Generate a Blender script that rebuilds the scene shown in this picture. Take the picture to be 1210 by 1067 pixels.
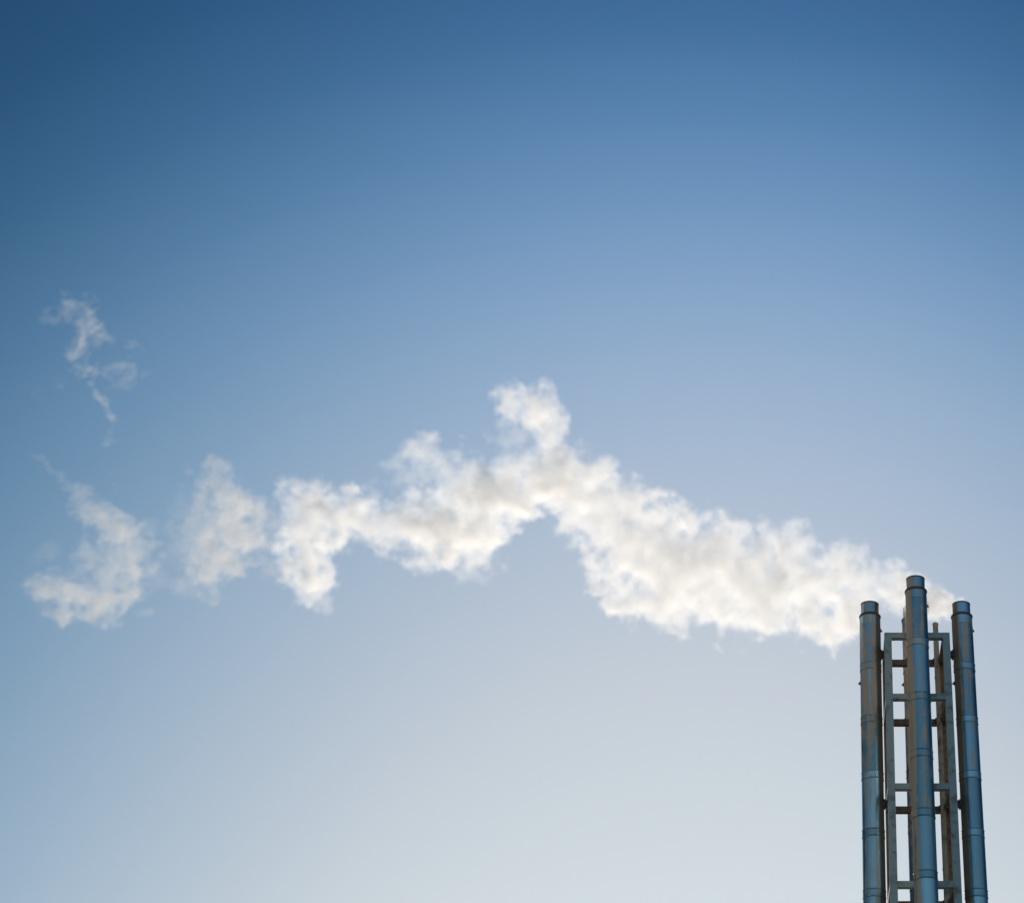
import bpy, bmesh, math, random
import numpy as np
from mathutils import Vector, Matrix

for o in list(bpy.data.objects):
    bpy.data.objects.remove(o, do_unlink=True)
SC = bpy.context.scene
COL = SC.collection
PI = math.pi
R = math.radians

# ------------------------------------------------------------------ camera
W, H = 1210, 1067
FPX, PPX, PPY = 1800.0, 978.0, 533.5          # focal length and principal point (the picture is an off-centre crop)
PITCH, EYE = R(32.5), 1.6
cam = bpy.data.cameras.new('camera')
cam_o = bpy.data.objects.new('camera', cam)
COL.objects.link(cam_o)
cam.sensor_width = 36.0
cam.lens = 36.0 * FPX / W
cam.shift_x = (W / 2 - PPX) / W
cam.clip_end = 20000
cam_o.location = (0, 0, EYE)
cam_o.rotation_euler = (PI / 2 + PITCH, 0, 0)
SC.camera = cam_o

# ------------------------------------------------------------------ sky and sun
SUN_EL, SUN_AZ = R(9.0), R(-4.0)              # low winter sun beyond the chimneys, under the frame
world = bpy.data.worlds.new('World')
SC.world = world
world.use_nodes = True
wn, wl = world.node_tree.nodes, world.node_tree.links
bg = wn['Background']
sky = wn.new('ShaderNodeTexSky')
sky.sky_type = 'NISHITA'
sky.sun_disc = False
sky.sun_elevation = SUN_EL
sky.sun_rotation = SUN_AZ
sky.altitude = 0
sky.air_density = 1.0
sky.dust_density = 0.0
sky.ozone_density = 1.0
# hazy winter air: a broad aureole, so the sky deepens with the angle from the sun and levels off behind,
# and whitens towards the horizon
SDIR = Vector((math.sin(SUN_AZ) * math.cos(SUN_EL), math.cos(SUN_AZ) * math.cos(SUN_EL), math.sin(SUN_EL)))
EXPOSURE = 0.60
SKY_STRENGTH = 0.15
KZ = ((-1.845, 2.76, 0.758), (-1.865, 2.42, 0.795), (-1.868, 2.27, 2.135))
KG = ((-2.079 - 4.008, -7.184 - 5.961, -12.819), (-2.079 - 1.342, -7.184 - 1.209, -12.819), (-2.079, -7.184, -12.819))


def sky_ramp(lo, hi, stops, fn):
    mr = wn.new('ShaderNodeMapRange')
    mr.inputs['From Min'].default_value = lo
    mr.inputs['From Max'].default_value = hi
    ramp = wn.new('ShaderNodeValToRGB')
    cr = ramp.color_ramp
    for i in range(stops):
        t = i / (stops - 1)
        c = fn(lo + (hi - lo) * t)
        e = cr.elements[0] if i == 0 else (cr.elements[len(cr.elements) - 1] if i == stops - 1 else cr.elements.new(t))
        e.position = t
        e.color = (c[0], c[1], c[2], 1)
    wl.new(mr.outputs['Result'], ramp.inputs['Fac'])
    return mr.inputs['Value'], ramp.outputs['Color']


def by_angle(g):
    # deepest 45 to 60 degrees from the sun, clearing again towards the side opposite the sun
    back = min(1.0, max(0.0, (g - 1.0) / 0.9))
    back = back * back * (3 - 2 * back)
    if g < 0.28:                               # the core of the aureole is flat and white
        g = 0.28 - 0.08 * (1 - math.exp(-(0.28 - g) / 0.08))
    if g > 0.68:
        g = 0.68 + 0.12 * (1 - math.exp(-(g - 0.68) / 0.12))
    u = g - 0.5
    return [math.exp((k[0] * u + k[1] * u * u + k[2] * u ** 3) * (1 - back)) / 3.5 for k in KG]


def by_height(z):
    u = z - 0.5
    return [math.exp(k[0] + k[1] * u + k[2] * u * u) / 0.45 for k in KZ]


tc = wn.new('ShaderNodeTexCoord')
sx = wn.new('ShaderNodeSeparateXYZ')
dt = wn.new('ShaderNodeVectorMath')
dt.operation = 'DOT_PRODUCT'
dt.inputs[1].default_value = SDIR
ac = wn.new('ShaderNodeMath')
ac.operation = 'ARCCOSINE'
g_in, g_out = sky_ramp(0.14, 2.0, 32, by_angle)
z_in, z_out = sky_ramp(0.22, 0.80, 14, by_height)


def multiply(a, b):
    m = wn.new('ShaderNodeMix')
    m.data_type = 'RGBA'
    m.blend_type = 'MULTIPLY'
    m.inputs[0].default_value = 1.0
    wl.new(a, m.inputs[6])
    wl.new(b, m.inputs[7])
    return m.outputs[2]


wl.new(tc.outputs['Generated'], dt.inputs[0])
wl.new(dt.outputs['Value'], ac.inputs[0])
wl.new(ac.outputs[0], g_in)
wl.new(tc.outputs['Generated'], sx.inputs[0])
wl.new(sx.outputs['Z'], z_in)
gain = wn.new('ShaderNodeVectorMath')
gain.operation = 'SCALE'
gain.inputs['Scale'].default_value = 3.5 * 0.45 / SKY_STRENGTH / 2 ** EXPOSURE
wl.new(multiply(multiply(sky.outputs[0], g_out), z_out), gain.inputs[0])
wl.new(gain.outputs[0], bg.inputs['Color'])
bg.inputs['Strength'].default_value = SKY_STRENGTH

sun = bpy.data.lights.new('sun', 'SUN')
sun.energy = 3.6
sun.angle = R(0.53)
sun.color = (1.0, 0.90, 0.78)
sun_o = bpy.data.objects.new('sun', sun)
COL.objects.link(sun_o)
sdir = Vector((math.sin(SUN_AZ) * math.cos(SUN_EL), math.cos(SUN_AZ) * math.cos(SUN_EL), math.sin(SUN_EL)))
sun_o.rotation_euler = sdir.to_track_quat('Z', 'Y').to_euler()
sun_o.location = sdir * 300

SC.view_settings.view_transform = 'Standard'
SC.view_settings.look = 'None'
SC.view_settings.exposure = EXPOSURE
SC.view_settings.gamma = 1.0
SC.cycles.max_bounces = 24
SC.cycles.volume_bounces = 20
SC.cycles.use_denoising = True
SC.cycles.volume_step_rate = 1.0


def at(px, py, Y):
    """the point at depth Y that stands where the photograph shows (px, py)"""
    x, y = (px - PPX) / FPX, (PPY - py) / FPX
    s = Y / (math.cos(PITCH) - y * math.sin(PITCH))
    return np.array((x * s, Y, EYE + (math.sin(PITCH) + y * math.cos(PITCH)) * s)), s / FPX


# ------------------------------------------------------------------ helpers
def tag(o, label=None, cat=None, group=None, kind=None):
    for k, v in (('label', label), ('category', cat), ('group', group), ('kind', kind)):
        if v:
            o[k] = v
    return o


def empty(name, loc):
    o = bpy.data.objects.new(name, None)
    o.location = loc
    o.empty_display_size = 0.3
    COL.objects.link(o)
    return o


def mesh_obj(name, bm, mat, parent=None, smooth=False):
    me = bpy.data.meshes.new(name)
    bmesh.ops.recalc_face_normals(bm, faces=bm.faces)
    bm.to_mesh(me)
    bm.free()
    if smooth:
        for p in me.polygons:
            p.use_smooth = True
        me.set_sharp_from_angle(angle=R(16))
    me.materials.append(mat)
    o = bpy.data.objects.new(name, me)
    COL.objects.link(o)
    o.parent = parent
    return o


def inst(src, name, parent, loc, rotz=0.0, mat=None):
    o = bpy.data.objects.new(name, src.data)
    o.parent = parent
    o.location = loc
    o.rotation_euler = (0, 0, rotz)
    COL.objects.link(o)
    if mat is not None:
        o.material_slots[0].link = 'OBJECT'
        o.material_slots[0].material = mat
    return o


def box(bm, c, s, bev=0.0):
    r = bmesh.ops.create_cube(bm, size=1.0)
    vs = r['verts']
    bmesh.ops.scale(bm, vec=s, verts=vs)
    bmesh.ops.translate(bm, vec=c, verts=vs)
    if bev:
        es = list({e for v in vs for e in v.link_edges})
        bmesh.ops.bevel(bm, geom=es, offset=bev, segments=2, affect='EDGES', profile=0.6)


def lathe(bm, prof, n=48, closed=False):
    """rings (r, z) turned about the z axis"""
    rings = []
    for r, z in prof:
        rings.append([bm.verts.new((r * math.cos(2 * PI * i / n), r * math.sin(2 * PI * i / n), z)) for i in range(n)])
    m = len(rings)
    for k in range(m if closed else m - 1):
        a, b = rings[k], rings[(k + 1) % m]
        for i in range(n):
            bm.faces.new((a[i], a[(i + 1) % n], b[(i + 1) % n], b[i]))


# ------------------------------------------------------------------ materials
def new_mat(name):
    m = bpy.data.materials.new(name)
    m.use_nodes = True
    nt = m.node_tree
    return m, nt, nt.nodes, nt.links, nt.nodes['Principled BSDF']


def add_ramp(nodes, stops):
    n = nodes.new('ShaderNodeValToRGB')
    e = n.color_ramp.elements
    for i, (p, c) in enumerate(stops):
        x = e[i] if i < 2 else e.new(p)
        x.position = p
        x.color = (*c, 1) if len(c) == 3 else c
    return n


def cladding(name, base, rough, dirt, seed, dirt_amount, left_tan=0.0, painted_reflection=0.0):
    """weathered sheet-metal cladding with rust-brown run marks"""
    m, nt, nd, lk, bs = new_mat(name)
    geo = nd.new('ShaderNodeNewGeometry')
    oi = nd.new('ShaderNodeObjectInfo')
    # run marks: noise drawn out along z
    add = nd.new('ShaderNodeVectorMath'); add.operation = 'ADD'
    add.inputs[1].default_value = (seed * 3.7, seed * 1.3, seed * 5.1)
    lk.new(geo.outputs['Position'], add.inputs[0])
    mp = nd.new('ShaderNodeMapping'); mp.inputs['Scale'].default_value = (3.2, 3.2, 0.16)
    lk.new(add.outputs[0], mp.inputs['Vector'])
    n1 = nd.new('ShaderNodeTexNoise'); n1.inputs['Scale'].default_value = 1.6; n1.inputs['Detail'].default_value = 5
    lk.new(mp.outputs[0], n1.inputs['Vector'])
    n2 = nd.new('ShaderNodeTexNoise'); n2.inputs['Scale'].default_value = 2.3; n2.inputs['Detail'].default_value = 6
    lk.new(add.outputs[0], n2.inputs['Vector'])
    mx = nd.new('ShaderNodeMath'); mx.operation = 'MULTIPLY_ADD'; mx.inputs[1].default_value = 0.45
    lk.new(n2.outputs['Fac'], mx.inputs[0]); lk.new(n1.outputs['Fac'], mx.inputs[2])
    # the left side gets more of the pale brown tone
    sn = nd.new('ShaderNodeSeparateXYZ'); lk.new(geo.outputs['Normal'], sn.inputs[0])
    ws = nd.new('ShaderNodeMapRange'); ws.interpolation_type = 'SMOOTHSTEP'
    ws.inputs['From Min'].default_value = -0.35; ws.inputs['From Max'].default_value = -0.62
    ws.inputs['To Min'].default_value = 0.0; ws.inputs['To Max'].default_value = left_tan
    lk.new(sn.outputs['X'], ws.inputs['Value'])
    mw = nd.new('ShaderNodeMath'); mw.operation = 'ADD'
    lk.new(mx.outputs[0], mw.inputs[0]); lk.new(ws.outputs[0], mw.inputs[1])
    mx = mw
    # and the pale brown thins out below the flue tips
    sp = nd.new('ShaderNodeSeparateXYZ'); lk.new(geo.outputs['Position'], sp.inputs[0])
    hs = nd.new('ShaderNodeMapRange'); hs.interpolation_type = 'SMOOTHSTEP'
    hs.inputs['From Min'].default_value = 21.5; hs.inputs['From Max'].default_value = 27.5
    hs.inputs['To Min'].default_value = -0.09; hs.inputs['To Max'].default_value = 0.03
    lk.new(sp.outputs['Z'], hs.inputs['Value'])
    mh = nd.new('ShaderNodeMath'); mh.operation = 'ADD'
    lk.new(mx.outputs[0], mh.inputs[0]); lk.new(hs.outputs[0], mh.inputs[1])
    mx = mh
    lo = 0.86 - 0.24 * dirt_amount
    r1 = add_ramp(nd, [(lo - 0.06, (0, 0, 0)), (lo + 0.14, (1, 1, 1))])
    lk.new(mx.outputs[0], r1.inputs['Fac'])
    # sheet-to-sheet difference
    var = nd.new('ShaderNodeMapRange'); var.inputs['To Min'].default_value = 0.66; var.inputs['To Max'].default_value = 1.18
    lk.new(oi.outputs['Random'], var.inputs['Value'])
    sc = nd.new('ShaderNodeVectorMath'); sc.operation = 'SCALE'; sc.inputs[0].default_value = base
    lk.new(var.outputs[0], sc.inputs['Scale'])
    mix = nd.new('ShaderNodeMix'); mix.data_type = 'RGBA'
    lk.new(r1.outputs['Color'], mix.inputs[0]); lk.new(sc.outputs[0], mix.inputs[6]); mix.inputs[7].default_value = (*dirt, 1)
    # dark reflection of the neighbours, painted into the colour of the frame-facing side
    gr = nd.new('ShaderNodeMath'); gr.operation = 'MULTIPLY'; gr.inputs[1].default_value = 1.0 if painted_reflection > 0 else -1.0
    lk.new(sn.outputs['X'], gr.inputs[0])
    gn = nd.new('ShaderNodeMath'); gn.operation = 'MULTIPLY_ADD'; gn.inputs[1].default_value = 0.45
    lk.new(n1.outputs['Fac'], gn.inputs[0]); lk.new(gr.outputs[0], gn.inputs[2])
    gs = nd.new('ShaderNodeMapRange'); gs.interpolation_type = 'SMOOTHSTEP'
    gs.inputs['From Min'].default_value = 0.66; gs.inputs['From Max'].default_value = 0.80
    gs.inputs['To Min'].default_value = 0.0; gs.inputs['To Max'].default_value = abs(painted_reflection)
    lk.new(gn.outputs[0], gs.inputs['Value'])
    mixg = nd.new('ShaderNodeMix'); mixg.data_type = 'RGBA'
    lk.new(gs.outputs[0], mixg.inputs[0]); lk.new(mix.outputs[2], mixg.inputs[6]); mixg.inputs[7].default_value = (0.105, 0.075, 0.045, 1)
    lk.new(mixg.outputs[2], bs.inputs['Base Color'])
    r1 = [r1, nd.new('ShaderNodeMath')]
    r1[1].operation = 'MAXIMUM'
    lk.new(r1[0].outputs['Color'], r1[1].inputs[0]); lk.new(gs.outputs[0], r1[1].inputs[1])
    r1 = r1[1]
    met = nd.new('ShaderNodeMapRange'); met.inputs['To Min'].default_value = 0.95; met.inputs['To Max'].default_value = 0.25
    lk.new(r1.outputs[0], met.inputs['Value']); lk.new(met.outputs[0], bs.inputs['Metallic'])
    rg = nd.new('ShaderNodeMapRange'); rg.inputs['To Min'].default_value = rough; rg.inputs['To Max'].default_value = 0.7
    lk.new(r1.outputs[0], rg.inputs['Value']); lk.new(rg.outputs[0], bs.inputs['Roughness'])
    bp = nd.new('ShaderNodeBump'); bp.inputs['Strength'].default_value = 0.15; bp.inputs['Distance'].default_value = 0.02
    lk.new(n2.outputs['Fac'], bp.inputs['Height'])
    # shallow dents in the sheet
    n3 = nd.new('ShaderNodeTexNoise'); n3.inputs['Scale'].default_value = 1.1; n3.inputs['Detail'].default_value = 2
    lk.new(add.outputs[0], n3.inputs['Vector'])
    bp2 = nd.new('ShaderNodeBump'); bp2.inputs['Strength'].default_value = 0.5; bp2.inputs['Distance'].default_value = 0.06
    lk.new(n3.outputs['Fac'], bp2.inputs['Height']); lk.new(bp.outputs[0], bp2.inputs['Normal'])
    lk.new(bp2.outputs[0], bs.inputs['Normal'])
    return m


def painted(name, base, worn, rough, scale=6.0, amount=0.5, metallic=0.0):
    m, nt, nd, lk, bs = new_mat(name)
    geo = nd.new('ShaderNodeNewGeometry')
    n = nd.new('ShaderNodeTexNoise'); n.inputs['Scale'].default_value = scale; n.inputs['Detail'].default_value = 7
    lk.new(geo.outputs['Position'], n.inputs['Vector'])
    r = add_ramp(nd, [(0.62 - 0.25 * amount, (*base, 1)), (0.80 - 0.2 * amount, (*worn, 1))])
    lk.new(n.outputs['Fac'], r.inputs['Fac'])
    lk.new(r.outputs['Color'], bs.inputs['Base Color'])
    bs.inputs['Roughness'].default_value = rough
    bs.inputs['Metallic'].default_value = metallic
    bp = nd.new('ShaderNodeBump'); bp.inputs['Strength'].default_value = 0.2; bp.inputs['Distance'].default_value = 0.01
    lk.new(n.outputs['Fac'], bp.inputs['Height']); lk.new(bp.outputs[0], bs.inputs['Normal'])
    return m


TAN = (0.62, 0.45, 0.31)
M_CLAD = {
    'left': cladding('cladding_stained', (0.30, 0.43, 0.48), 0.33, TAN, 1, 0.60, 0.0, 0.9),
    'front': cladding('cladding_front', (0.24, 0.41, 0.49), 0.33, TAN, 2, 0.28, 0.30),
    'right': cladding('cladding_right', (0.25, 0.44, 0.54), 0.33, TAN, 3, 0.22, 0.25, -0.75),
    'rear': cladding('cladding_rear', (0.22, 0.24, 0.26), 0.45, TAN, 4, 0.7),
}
M_SOOT = painted('soot_rim', (0.035, 0.030, 0.028), (0.10, 0.07, 0.05), 0.75)
M_BAND = painted('band_steel', (0.26, 0.34, 0.42), (0.20, 0.15, 0.11), 0.38, 4.0, 0.4, 0.85)
M_RING = painted('collar_steel', (0.10, 0.085, 0.07), (0.16, 0.11, 0.07), 0.55, 5.0, 0.6, 0.5)
M_GREY = painted('frame_paint', (0.28, 0.37, 0.37), (0.14, 0.13, 0.11), 0.5, 3.0, 0.35)
M_BROWN = painted('brown_steel', (0.17, 0.115, 0.075), (0.09, 0.055, 0.04), 0.7, 4.0, 0.6)  # brown steel of the rear posts, rear beams and side beams
M_GALV = painted('dull_galvanised', (0.36, 0.31, 0.24), (0.16, 0.12, 0.085), 0.5, 3.0, 0.5, 0.35)
M_DARK = painted('dark_bracket', (0.05, 0.042, 0.036), (0.11, 0.075, 0.05), 0.65, 6.0, 0.5)
M_CONC = painted('concrete', (0.32, 0.31, 0.29), (0.22, 0.21, 0.19), 0.9, 1.5, 0.6)

# ------------------------------------------------------------------ ground
gm, nt, nd, lk, bs = new_mat('yard_ground')
geo = nd.new('ShaderNodeNewGeometry')
n = nd.new('ShaderNodeTexNoise'); n.inputs['Scale'].default_value = 0.08; n.inputs['Detail'].default_value = 8
lk.new(geo.outputs['Position'], n.inputs['Vector'])
r = add_ramp(nd, [(0.35, (0.10, 0.095, 0.085)), (0.65, (0.22, 0.20, 0.17))])
lk.new(n.outputs['Fac'], r.inputs['Fac']); lk.new(r.outputs['Color'], bs.inputs['Base Color'])
bs.inputs['Roughness'].default_value = 0.95
bm = bmesh.new()
bmesh.ops.create_grid(bm, x_segments=8, y_segments=8, size=6000)
tag(mesh_obj('ground', bm, gm), kind='structure')

CX, CY = 3.79, 60.0
bm = bmesh.new()
box(bm, (CX, CY, 0.2), (7.2, 7.4, 0.5), 0.04)
tag(mesh_obj('concrete_plinth', bm, M_CONC), 'wide concrete plinth carrying the chimney group', 'plinth')
BASE = 0.45

# ------------------------------------------------------------------ chimneys
RB = 0.452                                     # cladding radius
BANDS = [28.80 - 2.42 * k for k in range(12)]  # clamp bands, alike on all four


def make_chimney(key, x, y, top, label, seed):
    rnd = random.Random(seed)
    root = empty('chimney', (x, y, BASE))
    tag(root, label, 'chimney', 'chimneys clamped round the steel frame')
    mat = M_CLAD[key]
    dz = 0.0 if top < 32.5 else 1.0
    zt = top - BASE
    # flue tip: thin open pipe with a soot-black rim
    bm = bmesh.new()
    lathe(bm, [(0.385, zt - 0.70), (0.392, zt - 0.06), (0.388, zt - 0.045)])
    mesh_obj('flue_tip', bm, mat, root, True)
    bm = bmesh.new()
    lathe(bm, [(0.399, zt - 0.055), (0.401, zt - 0.004), (0.390, zt), (0.368, zt), (0.360, zt - 0.02), (0.360, zt - 0.9), (0.380, zt - 0.9), (0.386, zt - 0.055)], closed=True)
    mesh_obj('rim', bm, M_SOOT, root, True)
    # rain collar
    zc = zt - 0.60
    bm = bmesh.new()
    lathe(bm, [(0.394, zc + 0.085), (0.462, zc + 0.035), (0.478, zc + 0.005), (0.478, zc - 0.045), (0.470, zc - 0.06), (RB, zc - 0.062)])
    mesh_obj('rain_collar', bm, M_RING, root, True)
    # cladding sheets between the clamp bands
    bz = [b + dz - BASE for b in BANDS if b + dz - 0.2 > BASE + 0.2]
    cuts = [zc - 0.055, zc - 0.46] + [v for b in bz for v in (b + 0.16, b - 0.16)] + [0.0]
    for i in range(0, len(cuts) - 1):
        a, b = cuts[i], cuts[i + 1]
        is_band = i >= 2 and i % 2 == 0 and i < len(cuts) - 1
        bm = bmesh.new()
        if is_band:
            # clamp band with a rolled bead along both edges
            rr = RB + 0.008
            lathe(bm, [(RB - 0.004, a), (rr + 0.010, a - 0.004), (rr + 0.014, a - 0.022), (rr, a - 0.045), (rr, b + 0.045),
                       (rr + 0.014, b + 0.022), (rr + 0.010, b + 0.004), (RB - 0.004, b)])
            bo = mesh_obj('clamp_band', bm, mat, root, True)
            bm = bmesh.new()
            box(bm, (0, 0, 0), (0.05, 0.07, 0.2), 0.008)
            for s in (-1, 1):
                box(bm, (0.035, 0, s * 0.06), (0.03, 0.12, 0.03), 0.005)
            lg = mesh_obj('buckle', bm, M_RING, bo)
            ang = PI / 2 + rnd.uniform(-0.7, 0.7)
            lg.location = (math.cos(ang) * (rr + 0.025), math.sin(ang) * (rr + 0.025), (a + b) / 2)
            lg.rotation_euler = (0, 0, ang)
        else:
            w = rnd.uniform(-0.004, 0.004)
            lathe(bm, [(RB + w - 0.006, a), (RB + w, a - 0.012), (RB + w, b + 0.012), (RB + w - 0.006, b)])
            so = mesh_obj('cladding_sheet', bm, mat, root, True)
            # standing lap seam down one side of the sheet
            ang = rnd.uniform(0, 2 * PI)
            bm = bmesh.new()
            box(bm, (RB + w + 0.003, 0, (a + b) / 2), (0.014, 0.035, a - b - 0.04), 0.003)
            sm = mesh_obj('lap_seam', bm, mat, so)
            sm.rotation_euler = (0, 0, ang)
            # long sheets have one rolled swage at mid height
    # lifting lugs below the collar and half way down
    for (ang, z) in ((0.25, zc - 0.62), (PI - 0.2, zc - 3.1)):
        bm = bmesh.new()
        box(bm, (RB + 0.045, 0, z), (0.10, 0.03, 0.10), 0.01)
        box(bm, (RB + 0.012, 0, z), (0.03, 0.14, 0.16), 0.006)
        lo = mesh_obj('lifting_lug', bm, M_RING, root)
        lo.rotation_euler = (0, 0, ang)
    # base flange
    bm = bmesh.new()
    lathe(bm, [(RB - 0.01, 0.12), (0.62, 0.10), (0.64, 0.08), (0.64, 0.0)])
    mesh_obj('base_flange', bm, M_DARK, root, True)
    return root


make_chimney('left', 1.845, 60.0, 31.86, 'brown stained metal chimney, leftmost of the cluster, with tan streaks', 11)
make_chimney('front', 3.735, 57.62, 31.86, 'foremost metal chimney standing in front of the steel frame', 12)
make_chimney('right', 5.855, 60.0, 31.86, 'blue sheened metal chimney at the right end of the cluster', 13)
make_chimney('rear', 3.82, 62.4, 32.86, 'dark chimney almost hidden behind the foremost chimney', 14)

# ------------------------------------------------------------------ steel frame
X0, X1, Y0, Y1, ZT = 2.40, 5.16, 58.5, 61.5, 29.80
PW = 0.30
fr = empty('support_frame', (CX, CY, BASE))
tag(fr, 'tall square steel frame of posts and cross beams between the chimneys', 'frame')


def fbox(name, x0, x1, y0, y1, z0, z1, mat, bev=0.012):
    bm = bmesh.new()
    box(bm, ((x0 + x1) / 2 - CX, (y0 + y1) / 2 - CY, (z0 + z1) / 2 - BASE), (x1 - x0, y1 - y0, z1 - z0), bev)
    return mesh_obj(name, bm, mat, fr)


for (px, py, m) in ((X0, Y0, M_GREY), (X1 - PW, Y0, M_GREY), (X0, Y1 - PW, M_BROWN), (X1 - PW, Y1 - PW, M_BROWN)):
    fbox('post', px, px + PW, py, py + PW, BASE, ZT - 0.004, m)
    fbox('base_plate', px - 0.12, px + PW + 0.12, py - 0.12, py + PW + 0.12, BASE - 0.005, BASE + 0.04, M_DARK, 0.005)
LEVELS = [29.796, 27.02, 23.16, 19.24, 15.33, 11.42, 7.51, 3.6]
BH = 0.25
for z in LEVELS:
    fbox('cross_beam', X0 + PW + 0.001, X1 - PW - 0.001, Y0 + 0.003, Y0 + PW - 0.003, z - BH, z, M_GREY)
    fbox('cross_beam', X0 + PW + 0.001, X1 - PW - 0.001, Y1 - PW + 0.003, Y1 - 0.003, z - BH, z, M_BROWN)
    for xa in (X0 + 0.003, X1 - PW + 0.003):
        fbox('side_beam', xa, xa + PW - 0.006, Y0 + PW + 0.001, Y1 - PW - 0.001, z - BH, z, M_BROWN)
# clamps that hold the side chimneys and the front and rear ones
for z in (29.55, 22.91, 15.08, 7.26):
    for s, xa, cx in ((-1, X0, 1.845), (1, X1, 5.855)):
        xe = cx - s * (RB - 0.02)
        fbox('clamp_arm', min(xa, xe), max(xa, xe), CY - 0.16, CY + 0.16, z - 0.22, z + 0.03, M_DARK)
        fbox('clamp_pad', min(xe, xe - s * 0.06) - 0.02, max(xe, xe - s * 0.06) + 0.02, CY - 0.20, CY + 0.20, z - 0.26, z + 0.06, M_DARK)
for z in (26.99, 19.20, 11.39, 3.57):
    fbox('clamp_arm', 3.735 - 0.14, 3.735 + 0.14, 57.62 + RB - 0.03, Y0 + 0.01, z - 0.20, z - 0.02, M_DARK)
    fbox('clamp_arm', 3.82 - 0.14, 3.82 + 0.14, Y1 - 0.01, 62.4 - RB + 0.03, z - 0.20, z - 0.02, M_DARK)

# ------------------------------------------------------------------ thin vent pipe
vx, vy, vt = 4.77, 61.02, 31.45
vp = empty('vent_pipe', (vx, vy, BASE))
tag(vp, 'thin tan vent pipe rising inside the steel frame', 'pipe')
h = vt - BASE
bm = bmesh.new()
lathe(bm, [(0.118, 0), (0.118, h - 0.12), (0.130, h - 0.11), (0.133, h - 0.02), (0.126, h), (0.100, h), (0.100, h - 0.5)], 28)
mesh_obj('tube', bm, M_GALV, vp, True)
for k in range(7):
    z = h - 2.6 - 4.2 * k
    bm = bmesh.new()
    lathe(bm, [(0.116, z + 0.05), (0.132, z + 0.045), (0.132, z - 0.045), (0.116, z - 0.05)], 28)
    mesh_obj('coupling', bm, M_GALV, vp, True)
for z in LEVELS:
    bm = bmesh.new()
    box(bm, (0, 0.10, z - 0.12 - BASE), (0.34, 0.20, 0.20), 0.012)
    box(bm, (0.20, 0.04, z - 0.12 - BASE), (0.10, 0.22, 0.30), 0.012)
    mesh_obj('pipe_clamp', bm, M_DARK, vp)

# ------------------------------------------------------------------ steam
PLUME_Y = 61.2


def depth_at(px):
    if px > 1132:
        return 60.0
    if px > 1040:
        return 60.0 + (1132 - px) / 92 * 1.2
    return PLUME_Y


def grf(shape, beta, lo, hi, seed):
    """random field with a power-law spectrum between wavelengths hi..lo (in voxels), unit variance"""
    rng = np.random.default_rng(seed)
    a = np.fft.rfftn(rng.standard_normal(shape).astype(np.float32))
    kz = np.fft.fftfreq(shape[0])[:, None, None]
    ky = np.fft.fftfreq(shape[1])[None, :, None]
    kx = np.fft.rfftfreq(shape[2])[None, None, :]
    k = np.sqrt(kz * kz + ky * ky + kx * kx).astype(np.float32)
    amp = np.where((k > 1.0 / hi) & (k < 1.0 / lo), np.maximum(k, 1e-6) ** (-beta / 2), 0).astype(np.float32)
    f = np.fft.irfftn(a * amp, s=shape).astype(np.float32)
    return f / f.std()


def gather(f, ix, iy, iz):
    """trilinear lookup"""
    nx, ny, nz = f.shape
    ix = np.clip(ix, 0, nx - 1.001); iy = np.clip(iy, 0, ny - 1.001); iz = np.clip(iz, 0, nz - 1.001)
    x0 = ix.astype(np.int32); y0 = iy.astype(np.int32); z0 = iz.astype(np.int32)
    fx = ix - x0; fy = iy - y0; fz = iz - z0
    b = (x0 * ny + y0) * nz + z0
    g = f.ravel()
    out = np.zeros(ix.shape, np.float32)
    for dx in (0, 1):
        wx = fx if dx else 1 - fx
        for dy in (0, 1):
            wy = wx * (fy if dy else 1 - fy)
            for dz in (0, 1):
                out += g[b + (dx * ny + dy) * nz + dz] * (wy * (fz if dz else 1 - fz))
    return out


def smoke_material(name, aniso):
    m = bpy.data.materials.new(name)
    m.use_nodes = True
    nt = m.node_tree
    nt.nodes.clear()
    out = nt.nodes.new('ShaderNodeOutputMaterial')
    v = nt.nodes.new('ShaderNodeVolumePrincipled')
    v.inputs['Color'].default_value = (0.995, 0.993, 0.985, 1)
    v.inputs['Density'].default_value = 1.0
    v.inputs['Density Attribute'].default_value = 'density'
    v.inputs['Anisotropy'].default_value = aniso
    nt.links.new(v.outputs[0], out.inputs['Volume'])
    return m


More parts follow.
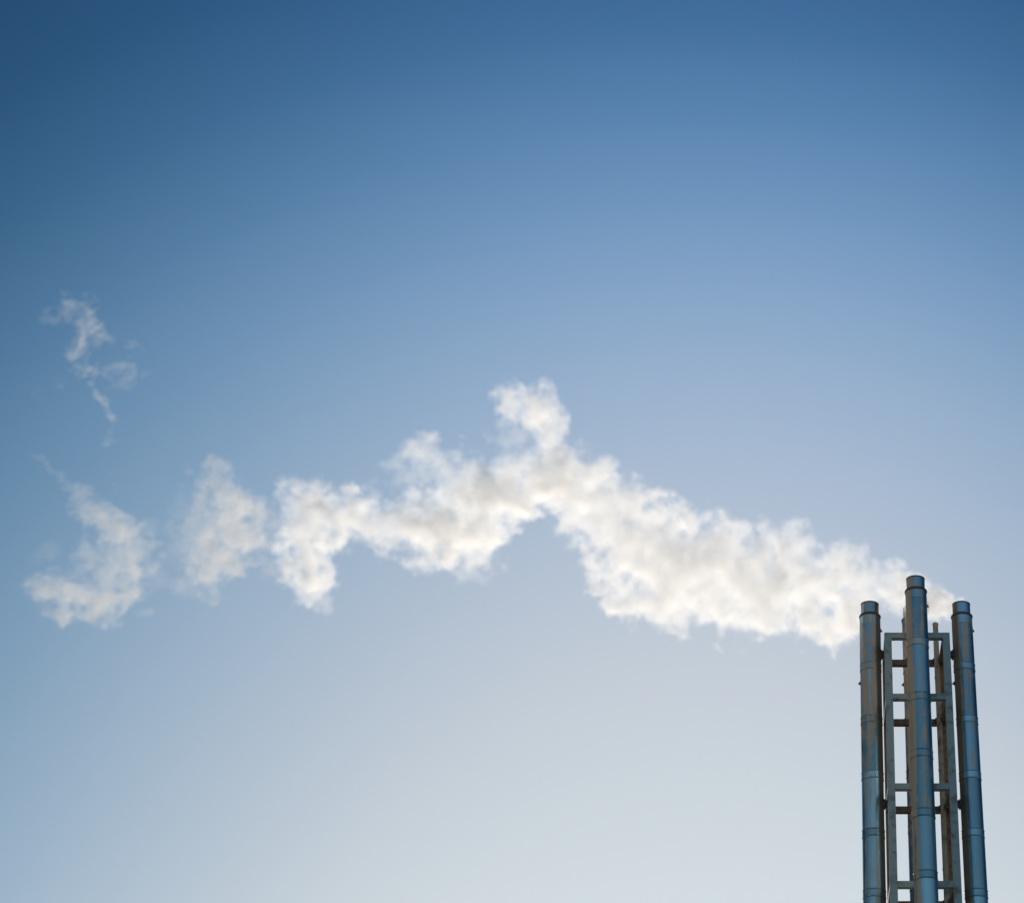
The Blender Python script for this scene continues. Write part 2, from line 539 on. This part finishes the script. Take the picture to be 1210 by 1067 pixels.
def volume_tree(name, lo, step, shape, mat):
    ng = bpy.data.node_groups.new(name, 'GeometryNodeTree')
    ng.interface.new_socket('Geometry', in_out='INPUT', socket_type='NodeSocketGeometry')
    ng.interface.new_socket('Geometry', in_out='OUTPUT', socket_type='NodeSocketGeometry')
    N, L = ng.nodes, ng.links
    gi, go = N.new('NodeGroupInput'), N.new('NodeGroupOutput')
    cube = N.new('GeometryNodeVolumeCube')
    cube.inputs['Min'].default_value = lo
    cube.inputs['Max'].default_value = [lo[i] + step * (shape[i] - 1) for i in range(3)]
    for a, s in zip('XYZ', shape):
        cube.inputs['Resolution ' + a].default_value = s
    pos = N.new('GeometryNodeInputPosition')
    sub = N.new('ShaderNodeVectorMath'); sub.operation = 'SUBTRACT'; sub.inputs[1].default_value = lo
    div = N.new('ShaderNodeVectorMath'); div.operation = 'SCALE'; div.inputs['Scale'].default_value = 1.0 / step
    half = N.new('ShaderNodeVectorMath'); half.operation = 'ADD'; half.inputs[1].default_value = (0.5, 0.5, 0.5)
    flo = N.new('ShaderNodeVectorMath'); flo.operation = 'FLOOR'
    dot = N.new('ShaderNodeVectorMath'); dot.operation = 'DOT_PRODUCT'
    dot.inputs[1].default_value = (shape[1] * shape[2], shape[2], 1)
    f2i = N.new('FunctionNodeFloatToInt'); f2i.rounding_mode = 'ROUND'
    att = N.new('GeometryNodeInputNamedAttribute'); att.data_type = 'FLOAT'; att.inputs['Name'].default_value = 'density'
    smp = N.new('GeometryNodeSampleIndex'); smp.data_type = 'FLOAT'; smp.domain = 'POINT'; smp.clamp = True
    sm = N.new('GeometryNodeSetMaterial'); sm.inputs['Material'].default_value = mat
    L.new(pos.outputs[0], sub.inputs[0]); L.new(sub.outputs[0], div.inputs[0]); L.new(div.outputs[0], half.inputs[0])
    L.new(half.outputs[0], flo.inputs[0]); L.new(flo.outputs[0], dot.inputs[0]); L.new(dot.outputs['Value'], f2i.inputs[0])
    L.new(gi.outputs[0], smp.inputs['Geometry']); L.new(att.outputs['Attribute'], smp.inputs['Value'])
    L.new(f2i.outputs[0], smp.inputs['Index']); L.new(smp.outputs[0], cube.inputs['Density'])
    L.new(cube.outputs[0], sm.inputs[0]); L.new(sm.outputs[0], go.inputs[0])
    return ng


def make_smoke(name, label, strokes, step, seed, aniso, ysq=1.0, warp=0.55, erode=0.55, fine=0.17, lump=True, edge=0.8, gain=1.0, string=0.0, soft=0.55):
    """strokes: polylines of (px, py, radius px, extinction per metre) traced through the cloud"""
    rnd = random.Random(seed)
    balls = []
    for st in strokes:
        pts = st
        if len(pts) == 1:
            seq = [pts[0]]
        else:
            seq = []
            for a, b in zip(pts[:-1], pts[1:]):
                L = math.hypot(b[0] - a[0], b[1] - a[1])
                k = max(1, int(L / (0.45 * min(a[2], b[2]) + 1)))
                for i in range(k):
                    t = i / k
                    seq.append(tuple(a[j] + (b[j] - a[j]) * t for j in range(4)))
            seq.append(pts[-1])
        for (px, py, rp, d) in seq:
            c, s = at(px, py, depth_at(px))
            r = rp * s
            c = c + np.array((0, rnd.uniform(-0.35, 0.35) * r * ysq, 0))
            balls.append((c, r, d))
            if lump and rp > 9:
                for _ in range(3):
                    v = np.array([rnd.gauss(0, 1) for _ in range(3)]); v /= np.linalg.norm(v)
                    q = rnd.uniform(0.32, 0.66)
                    balls.append((c + v * r * rnd.uniform(0.62, 0.85), r * q, d))
    P = np.array([b[0] for b in balls]); Rr = np.array([b[1] for b in balls])
    pad = 0.9
    lo = (P - Rr[:, None]).min(0) - pad
    hi = (P + Rr[:, None]).max(0) + pad
    shape = tuple(int(v) + 1 for v in np.ceil((hi - lo) / step))
    # even sizes keep the FFT quick
    shape = tuple(s + (s % 2) for s in shape)
    f = np.full(shape, -1.0, np.float32)       # 1 at a ball's centre, 0 on its skin
    dd = np.zeros(shape, np.float32)
    rr = np.full(shape, 0.3, np.float32)
    ax = [lo[i] + step * np.arange(shape[i], dtype=np.float32) for i in range(3)]
    wsum = np.full(shape, 1e-6, np.float32)
    dsum = np.zeros(shape, np.float32)
    rsum = np.zeros(shape, np.float32)
    for c, r, d in balls:
        e = r * 1.9
        sl = []
        for i in range(3):
            a = max(0, int((c[i] - e - lo[i]) / step)); b = min(shape[i], int((c[i] + e - lo[i]) / step) + 2)
            sl.append(slice(a, b))
        sl = tuple(sl)
        d2 = ((ax[0][sl[0]] - c[0]) ** 2)[:, None, None] + (((ax[1][sl[1]] - c[1]) / ysq) ** 2)[None, :, None] + ((ax[2][sl[2]] - c[2]) ** 2)[None, None, :]
        q = 1.0 - np.sqrt(d2) / r
        np.maximum(f[sl], q, out=f[sl])
        w = np.maximum(q + 0.9, 0) ** 4
        wsum[sl] += w; dsum[sl] += w * d; rsum[sl] += w * r
    dens = dsum / wsum
    rad = np.where(wsum > 1e-4, rsum / wsum, 0.2).astype(np.float32)
    del dsum, rsum, wsum
    # swirl the body with a turbulent displacement, then eat into its skin
    hi_v = 2.6 / step
    I = np.meshgrid(*[np.arange(s, dtype=np.float32) for s in shape], indexing='ij')
    amp = (warp * np.minimum(rad, 0.9) / step * 0.5).astype(np.float32)
    for i in range(3):
        I[i] += amp * grf(shape, 4.4, 4, hi_v, seed * 10 + i)
    f = gather(f, *I)
    dens = gather(dens, *I)
    del I
    n = grf(shape, 4.1, 2.4, 1.8 / step, seed * 10 + 5)
    n2 = grf(shape, 3.2, 2.0, 0.35 / step, seed * 10 + 6)
    body = np.clip(f * 1.6, 0, 1)
    g = f + erode * (0.5 * n) * (1.0 - 0.8 * body) + fine * 0.5 * n2 * (1 - 0.8 * body) - 0.05
    t = np.clip(g / edge, 0, 1)
    q = np.clip((f + 0.30) / 0.30, 0, 1)        # nothing floats free of the body
    t *= q * q * (3 - 2 * q)
    rho = dens * gain * (t * t * (3 - 2 * t)) * np.clip(1.0 + 0.06 * n, 0.6, 1.5)
    if string:
        # drawn-out filaments: keep the sheets where a second field passes through zero
        m = grf(shape, 3.6, 2.5, 1.1 / step, seed * 10 + 8)
        rho *= (1 - string) + string * 2.2 * np.clip(1.0 - np.abs(m) * 1.25, 0, 1)
    rho[f <= -0.95] = 0
    rho[:2] = 0; rho[-2:] = 0; rho[:, :2] = 0; rho[:, -2:] = 0; rho[:, :, :2] = 0; rho[:, :, -2:] = 0
    # diffusion: a slight blur and a thin veil round the body
    k2 = (np.fft.fftfreq(shape[0])[:, None, None] ** 2 + np.fft.fftfreq(shape[1])[None, :, None] ** 2 + np.fft.rfftfreq(shape[2])[None, None, :] ** 2).astype(np.float32)
    veil = np.clip((f + 0.45) / 0.6, 0, 1) ** 2 * np.clip(0.6 + 0.6 * n, 0, 2) * dens * gain * 0.05
    F = np.fft.rfftn(rho + veil) * np.exp(-2 * (math.pi * soft) ** 2 * k2)
    rho = np.maximum(np.fft.irfftn(F, s=shape).astype(np.float32) - 1e-3, 0)
    del F, k2
    rho[:2] = 0; rho[-2:] = 0; rho[:, :2] = 0; rho[:, -2:] = 0; rho[:, :, :2] = 0; rho[:, :, -2:] = 0
    # the grid's values travel as a point attribute and become a fog volume
    me = bpy.data.meshes.new(name)
    nv = int(np.prod(shape))
    me.vertices.add(nv)
    co = np.empty((nv, 3), np.float32)
    X = np.meshgrid(*ax, indexing='ij')
    for i in range(3):
        co[:, i] = X[i].ravel()
    me.vertices.foreach_set('co', co.ravel())
    a = me.attributes.new('density', 'FLOAT', 'POINT')
    a.data.foreach_set('value', rho.astype(np.float32).ravel())
    mat = smoke_material(name + '_vapour', aniso)
    me.materials.append(mat)
    o = bpy.data.objects.new(name, me)
    COL.objects.link(o)
    md = o.modifiers.new('vapour', 'NODES')
    md.node_group = volume_tree(name, [float(v) for v in lo], float(step), shape, mat)
    tag(o, label, 'smoke', kind='stuff')
    print(name, shape, nv, len(balls))
    return o


D = 0.72
MAIN = [
    # from the right flue, behind the foremost chimney
    [(1134, 711, 7, 3.5), (1124, 714, 12, 2.6), (1110, 716, 17, 2.0), (1092, 713, 20, 1.6), (1070, 705, 23, 1.4), (1052, 696, 27, D), (1030, 685, 26, D), (1008, 682, 30, D), (985, 684, 32, D)],
    [(1080, 688, 6, 3), (1070, 688, 11, 2.2), (1055, 682, 15, 1.4)],
    # low lobe hanging left of the leftmost chimney
    [(1012, 710, 26, 1.0), (1000, 726, 28, 1.2), (985, 740, 26, 1.3), (966, 738, 24, 1.2), (948, 722, 27, 1.1)],
    # thick trunk
    [(985, 684, 34, D), (960, 690, 38, D), (935, 672, 46, D), (905, 682, 56, D), (872, 690, 58, D), (840, 680, 60, D), (805, 668, 60, D), (775, 655, 56, D), (745, 640, 50, D), (715, 610, 50, D), (690, 590, 46, D), (660, 575, 40, 1.30)],
    [(925, 640, 24, D), (945, 634, 14, D)], [(985, 665, 16, D), (1008, 664, 14, D)],
    [(862, 630, 20, 1.30), (858, 614, 11, 0.80)], [(815, 612, 22, 1.20)], [(806, 592, 7, 0.80)], [(780, 598, 22, 1.00)], [(750, 600, 22, 1.00)], [(749, 564, 6, 0.40)],
    [(700, 565, 24, 1.30), (717, 556, 16, 1.10)],
    [(880, 728, 26, D), (850, 722, 26, D)], [(800, 718, 26, D), (770, 712, 24, D)], [(735, 705, 22, 1.20), (728, 720, 10, 0.80)], [(700, 655, 22, 0.90), (690, 650, 14, 0.70)], [(715, 680, 24, 1.00)],
    # tall curl
    [(662, 552, 20, 0.95), (657, 532, 18, 0.95), (650, 512, 19, 0.95), (641, 494, 23, 1.00), (624, 476, 26, 1.00), (604, 470, 20, 0.80)], [(642, 478, 20, 0.90)],
    [(625, 540, 20, 0.35), (600, 548, 16, 0.35)], [(598, 500, 10, 0.35)],
    # middle run
    [(660, 575, 34, 1.30), (635, 573, 30, 1.30), (605, 578, 34, 1.20), (575, 598, 44, 1.10), (545, 615, 48, 1.00), (515, 622, 42, 1.00), (485, 618, 30, 1.00), (455, 620, 27, 1.00), (425, 615, 28, 0.95), (395, 610, 34, 0.95), (368, 608, 36, 0.95)],
    [(548, 575, 24, 0.65), (530, 570, 16, 0.45)], [(505, 650, 24, 0.95), (505, 668, 12, 0.75)], [(560, 655, 28, 0.70), (578, 645, 18, 0.80)], [(550, 680, 12, 0.25), (580, 685, 12, 0.20)],
    [(374, 585, 18, 0.80)], [(348, 582, 14, 0.60), (343, 575, 8, 0.40)],
    # hanging column
    [(366, 622, 30, 1.0), (362, 650, 26, 1.0), (366, 680, 26, 1.05), (372, 702, 18, 0.8), (385, 716, 9, 0.3)],
    [(505, 560, 26, 0.30), (535, 555, 22, 0.35)], [(480, 565, 20, 0.25)], [(600, 525, 20, 0.22), (615, 510, 18, 0.25)], [(440, 580, 14, 0.25)], [(310, 590, 12, 0.2)],
    # loose lobe above the run
    [(506, 518, 15, 0.55), (518, 520, 10, 0.45), (495, 532, 18, 0.50), (470, 540, 12, 0.30), (452, 546, 8, 0.30)], [(500, 560, 12, 0.25), (470, 572, 10, 0.20)],
]
PUFF = [
    [(238, 612, 22, 0.6), (232, 645, 22, 0.6)], [(300, 630, 22, 0.8)],
    [(300, 660, 16, 0.18), (320, 640, 14, 0.15), (325, 610, 12, 0.15)], [(205, 660, 16, 0.15), (215, 590, 14, 0.15)], [(285, 570, 12, 0.2)],
    [(255, 555, 13, 0.9), (258, 580, 18, 1.3), (270, 600, 26, 1.6), (275, 628, 32, 1.7), (262, 650, 30, 1.6), (250, 672, 22, 1.2), (246, 690, 14, 0.8), (256, 712, 5, 0.5)],
    [(300, 612, 18, 1.1), (305, 640, 20, 0.9)], [(232, 590, 12, 0.5)], [(222, 555, 6, 0.4)], [(220, 625, 16, 0.5), (205, 640, 14, 0.3)], [(228, 692, 16, 0.7), (210, 690, 10, 0.35)],
    [(318, 670, 12, 0.35), (335, 684, 10, 0.4)], [(276, 730, 6, 0.3)],
]
PUFF_LOW = [
    [(125, 660, 20, 0.5), (110, 688, 20, 0.6)], [(152, 660, 24, 0.9)],
    [(185, 660, 12, 0.18), (188, 690, 12, 0.16)], [(60, 650, 14, 0.14), (40, 665, 12, 0.12)], [(175, 625, 12, 0.3)],
    [(92, 585, 11, 0.6), (108, 602, 16, 0.8), (128, 622, 22, 1.0), (150, 636, 26, 1.1), (160, 655, 22, 1.0), (150, 680, 24, 0.9)],
    [(52, 700, 18, 1.0), (80, 710, 22, 1.2), (110, 712, 24, 1.3), (140, 704, 26, 1.2), (160, 692, 22, 0.9)],
    [(85, 678, 20, 0.6), (105, 660, 18, 0.6)], [(44, 690, 12, 0.5)],
    [(30, 536, 5, 0.25), (50, 543, 6, 0.4), (66, 557, 8, 0.45), (74, 572, 7, 0.35), (92, 586, 8, 0.4)],
]
WISP = [
    [(56, 368, 9, 0.40), (64, 380, 7, 0.46), (74, 372, 10, 0.57), (92, 360, 15, 0.80), (106, 364, 9, 0.80), (104, 380, 12, 0.92), (96, 400, 11, 0.92), (88, 415, 10, 1.03), (96, 434, 9, 1.03), (108, 450, 9, 1.15), (117, 466, 7, 1.03), (124, 482, 6, 0.92), (130, 500, 7, 0.69), (132, 520, 7, 0.46)],
    [(104, 404, 9, 0.46), (122, 398, 10, 0.52), (140, 406, 7, 0.46), (154, 404, 10, 0.63), (156, 415, 7, 0.52)],
    [(110, 446, 9, 0.69), (128, 438, 9, 0.69), (146, 440, 10, 0.69), (150, 452, 9, 0.57), (132, 458, 7, 0.46)], [(170, 444, 7, 0.46), (178, 438, 6, 0.29)],
    [(148, 425, 9, 0.40)], [(60, 448, 9, 0.25), (66, 462, 7, 0.23)], [(44, 470, 9, 0.14)], [(136, 566, 7, 0.40), (134, 582, 6, 0.29)],
]
ST = 0.074
make_smoke('smoke_plume', 'thick white steam plume streaming from the chimney tops', MAIN, ST, 3, 0.3, gain=0.9)
make_smoke('smoke_puff', 'torn white steam puff just beyond the hanging end of the plume', PUFF, 0.075, 5, 0.12, erode=0.95, fine=0.22, edge=1.0, gain=0.58, string=0.2)
make_smoke('smoke_puff', 'pale low drifting steam puff, farthest from the chimneys', PUFF_LOW, 0.075, 7, 0.12, erode=0.95, fine=0.22, edge=1.0, gain=0.58, string=0.2)
make_smoke('smoke_wisp', 'thin curling steam wisp high above the drifting puffs', WISP, 0.07, 9, 0.12, warp=1.2, erode=0.5, fine=0.15, lump=False, edge=0.9, gain=0.52, string=0.3)
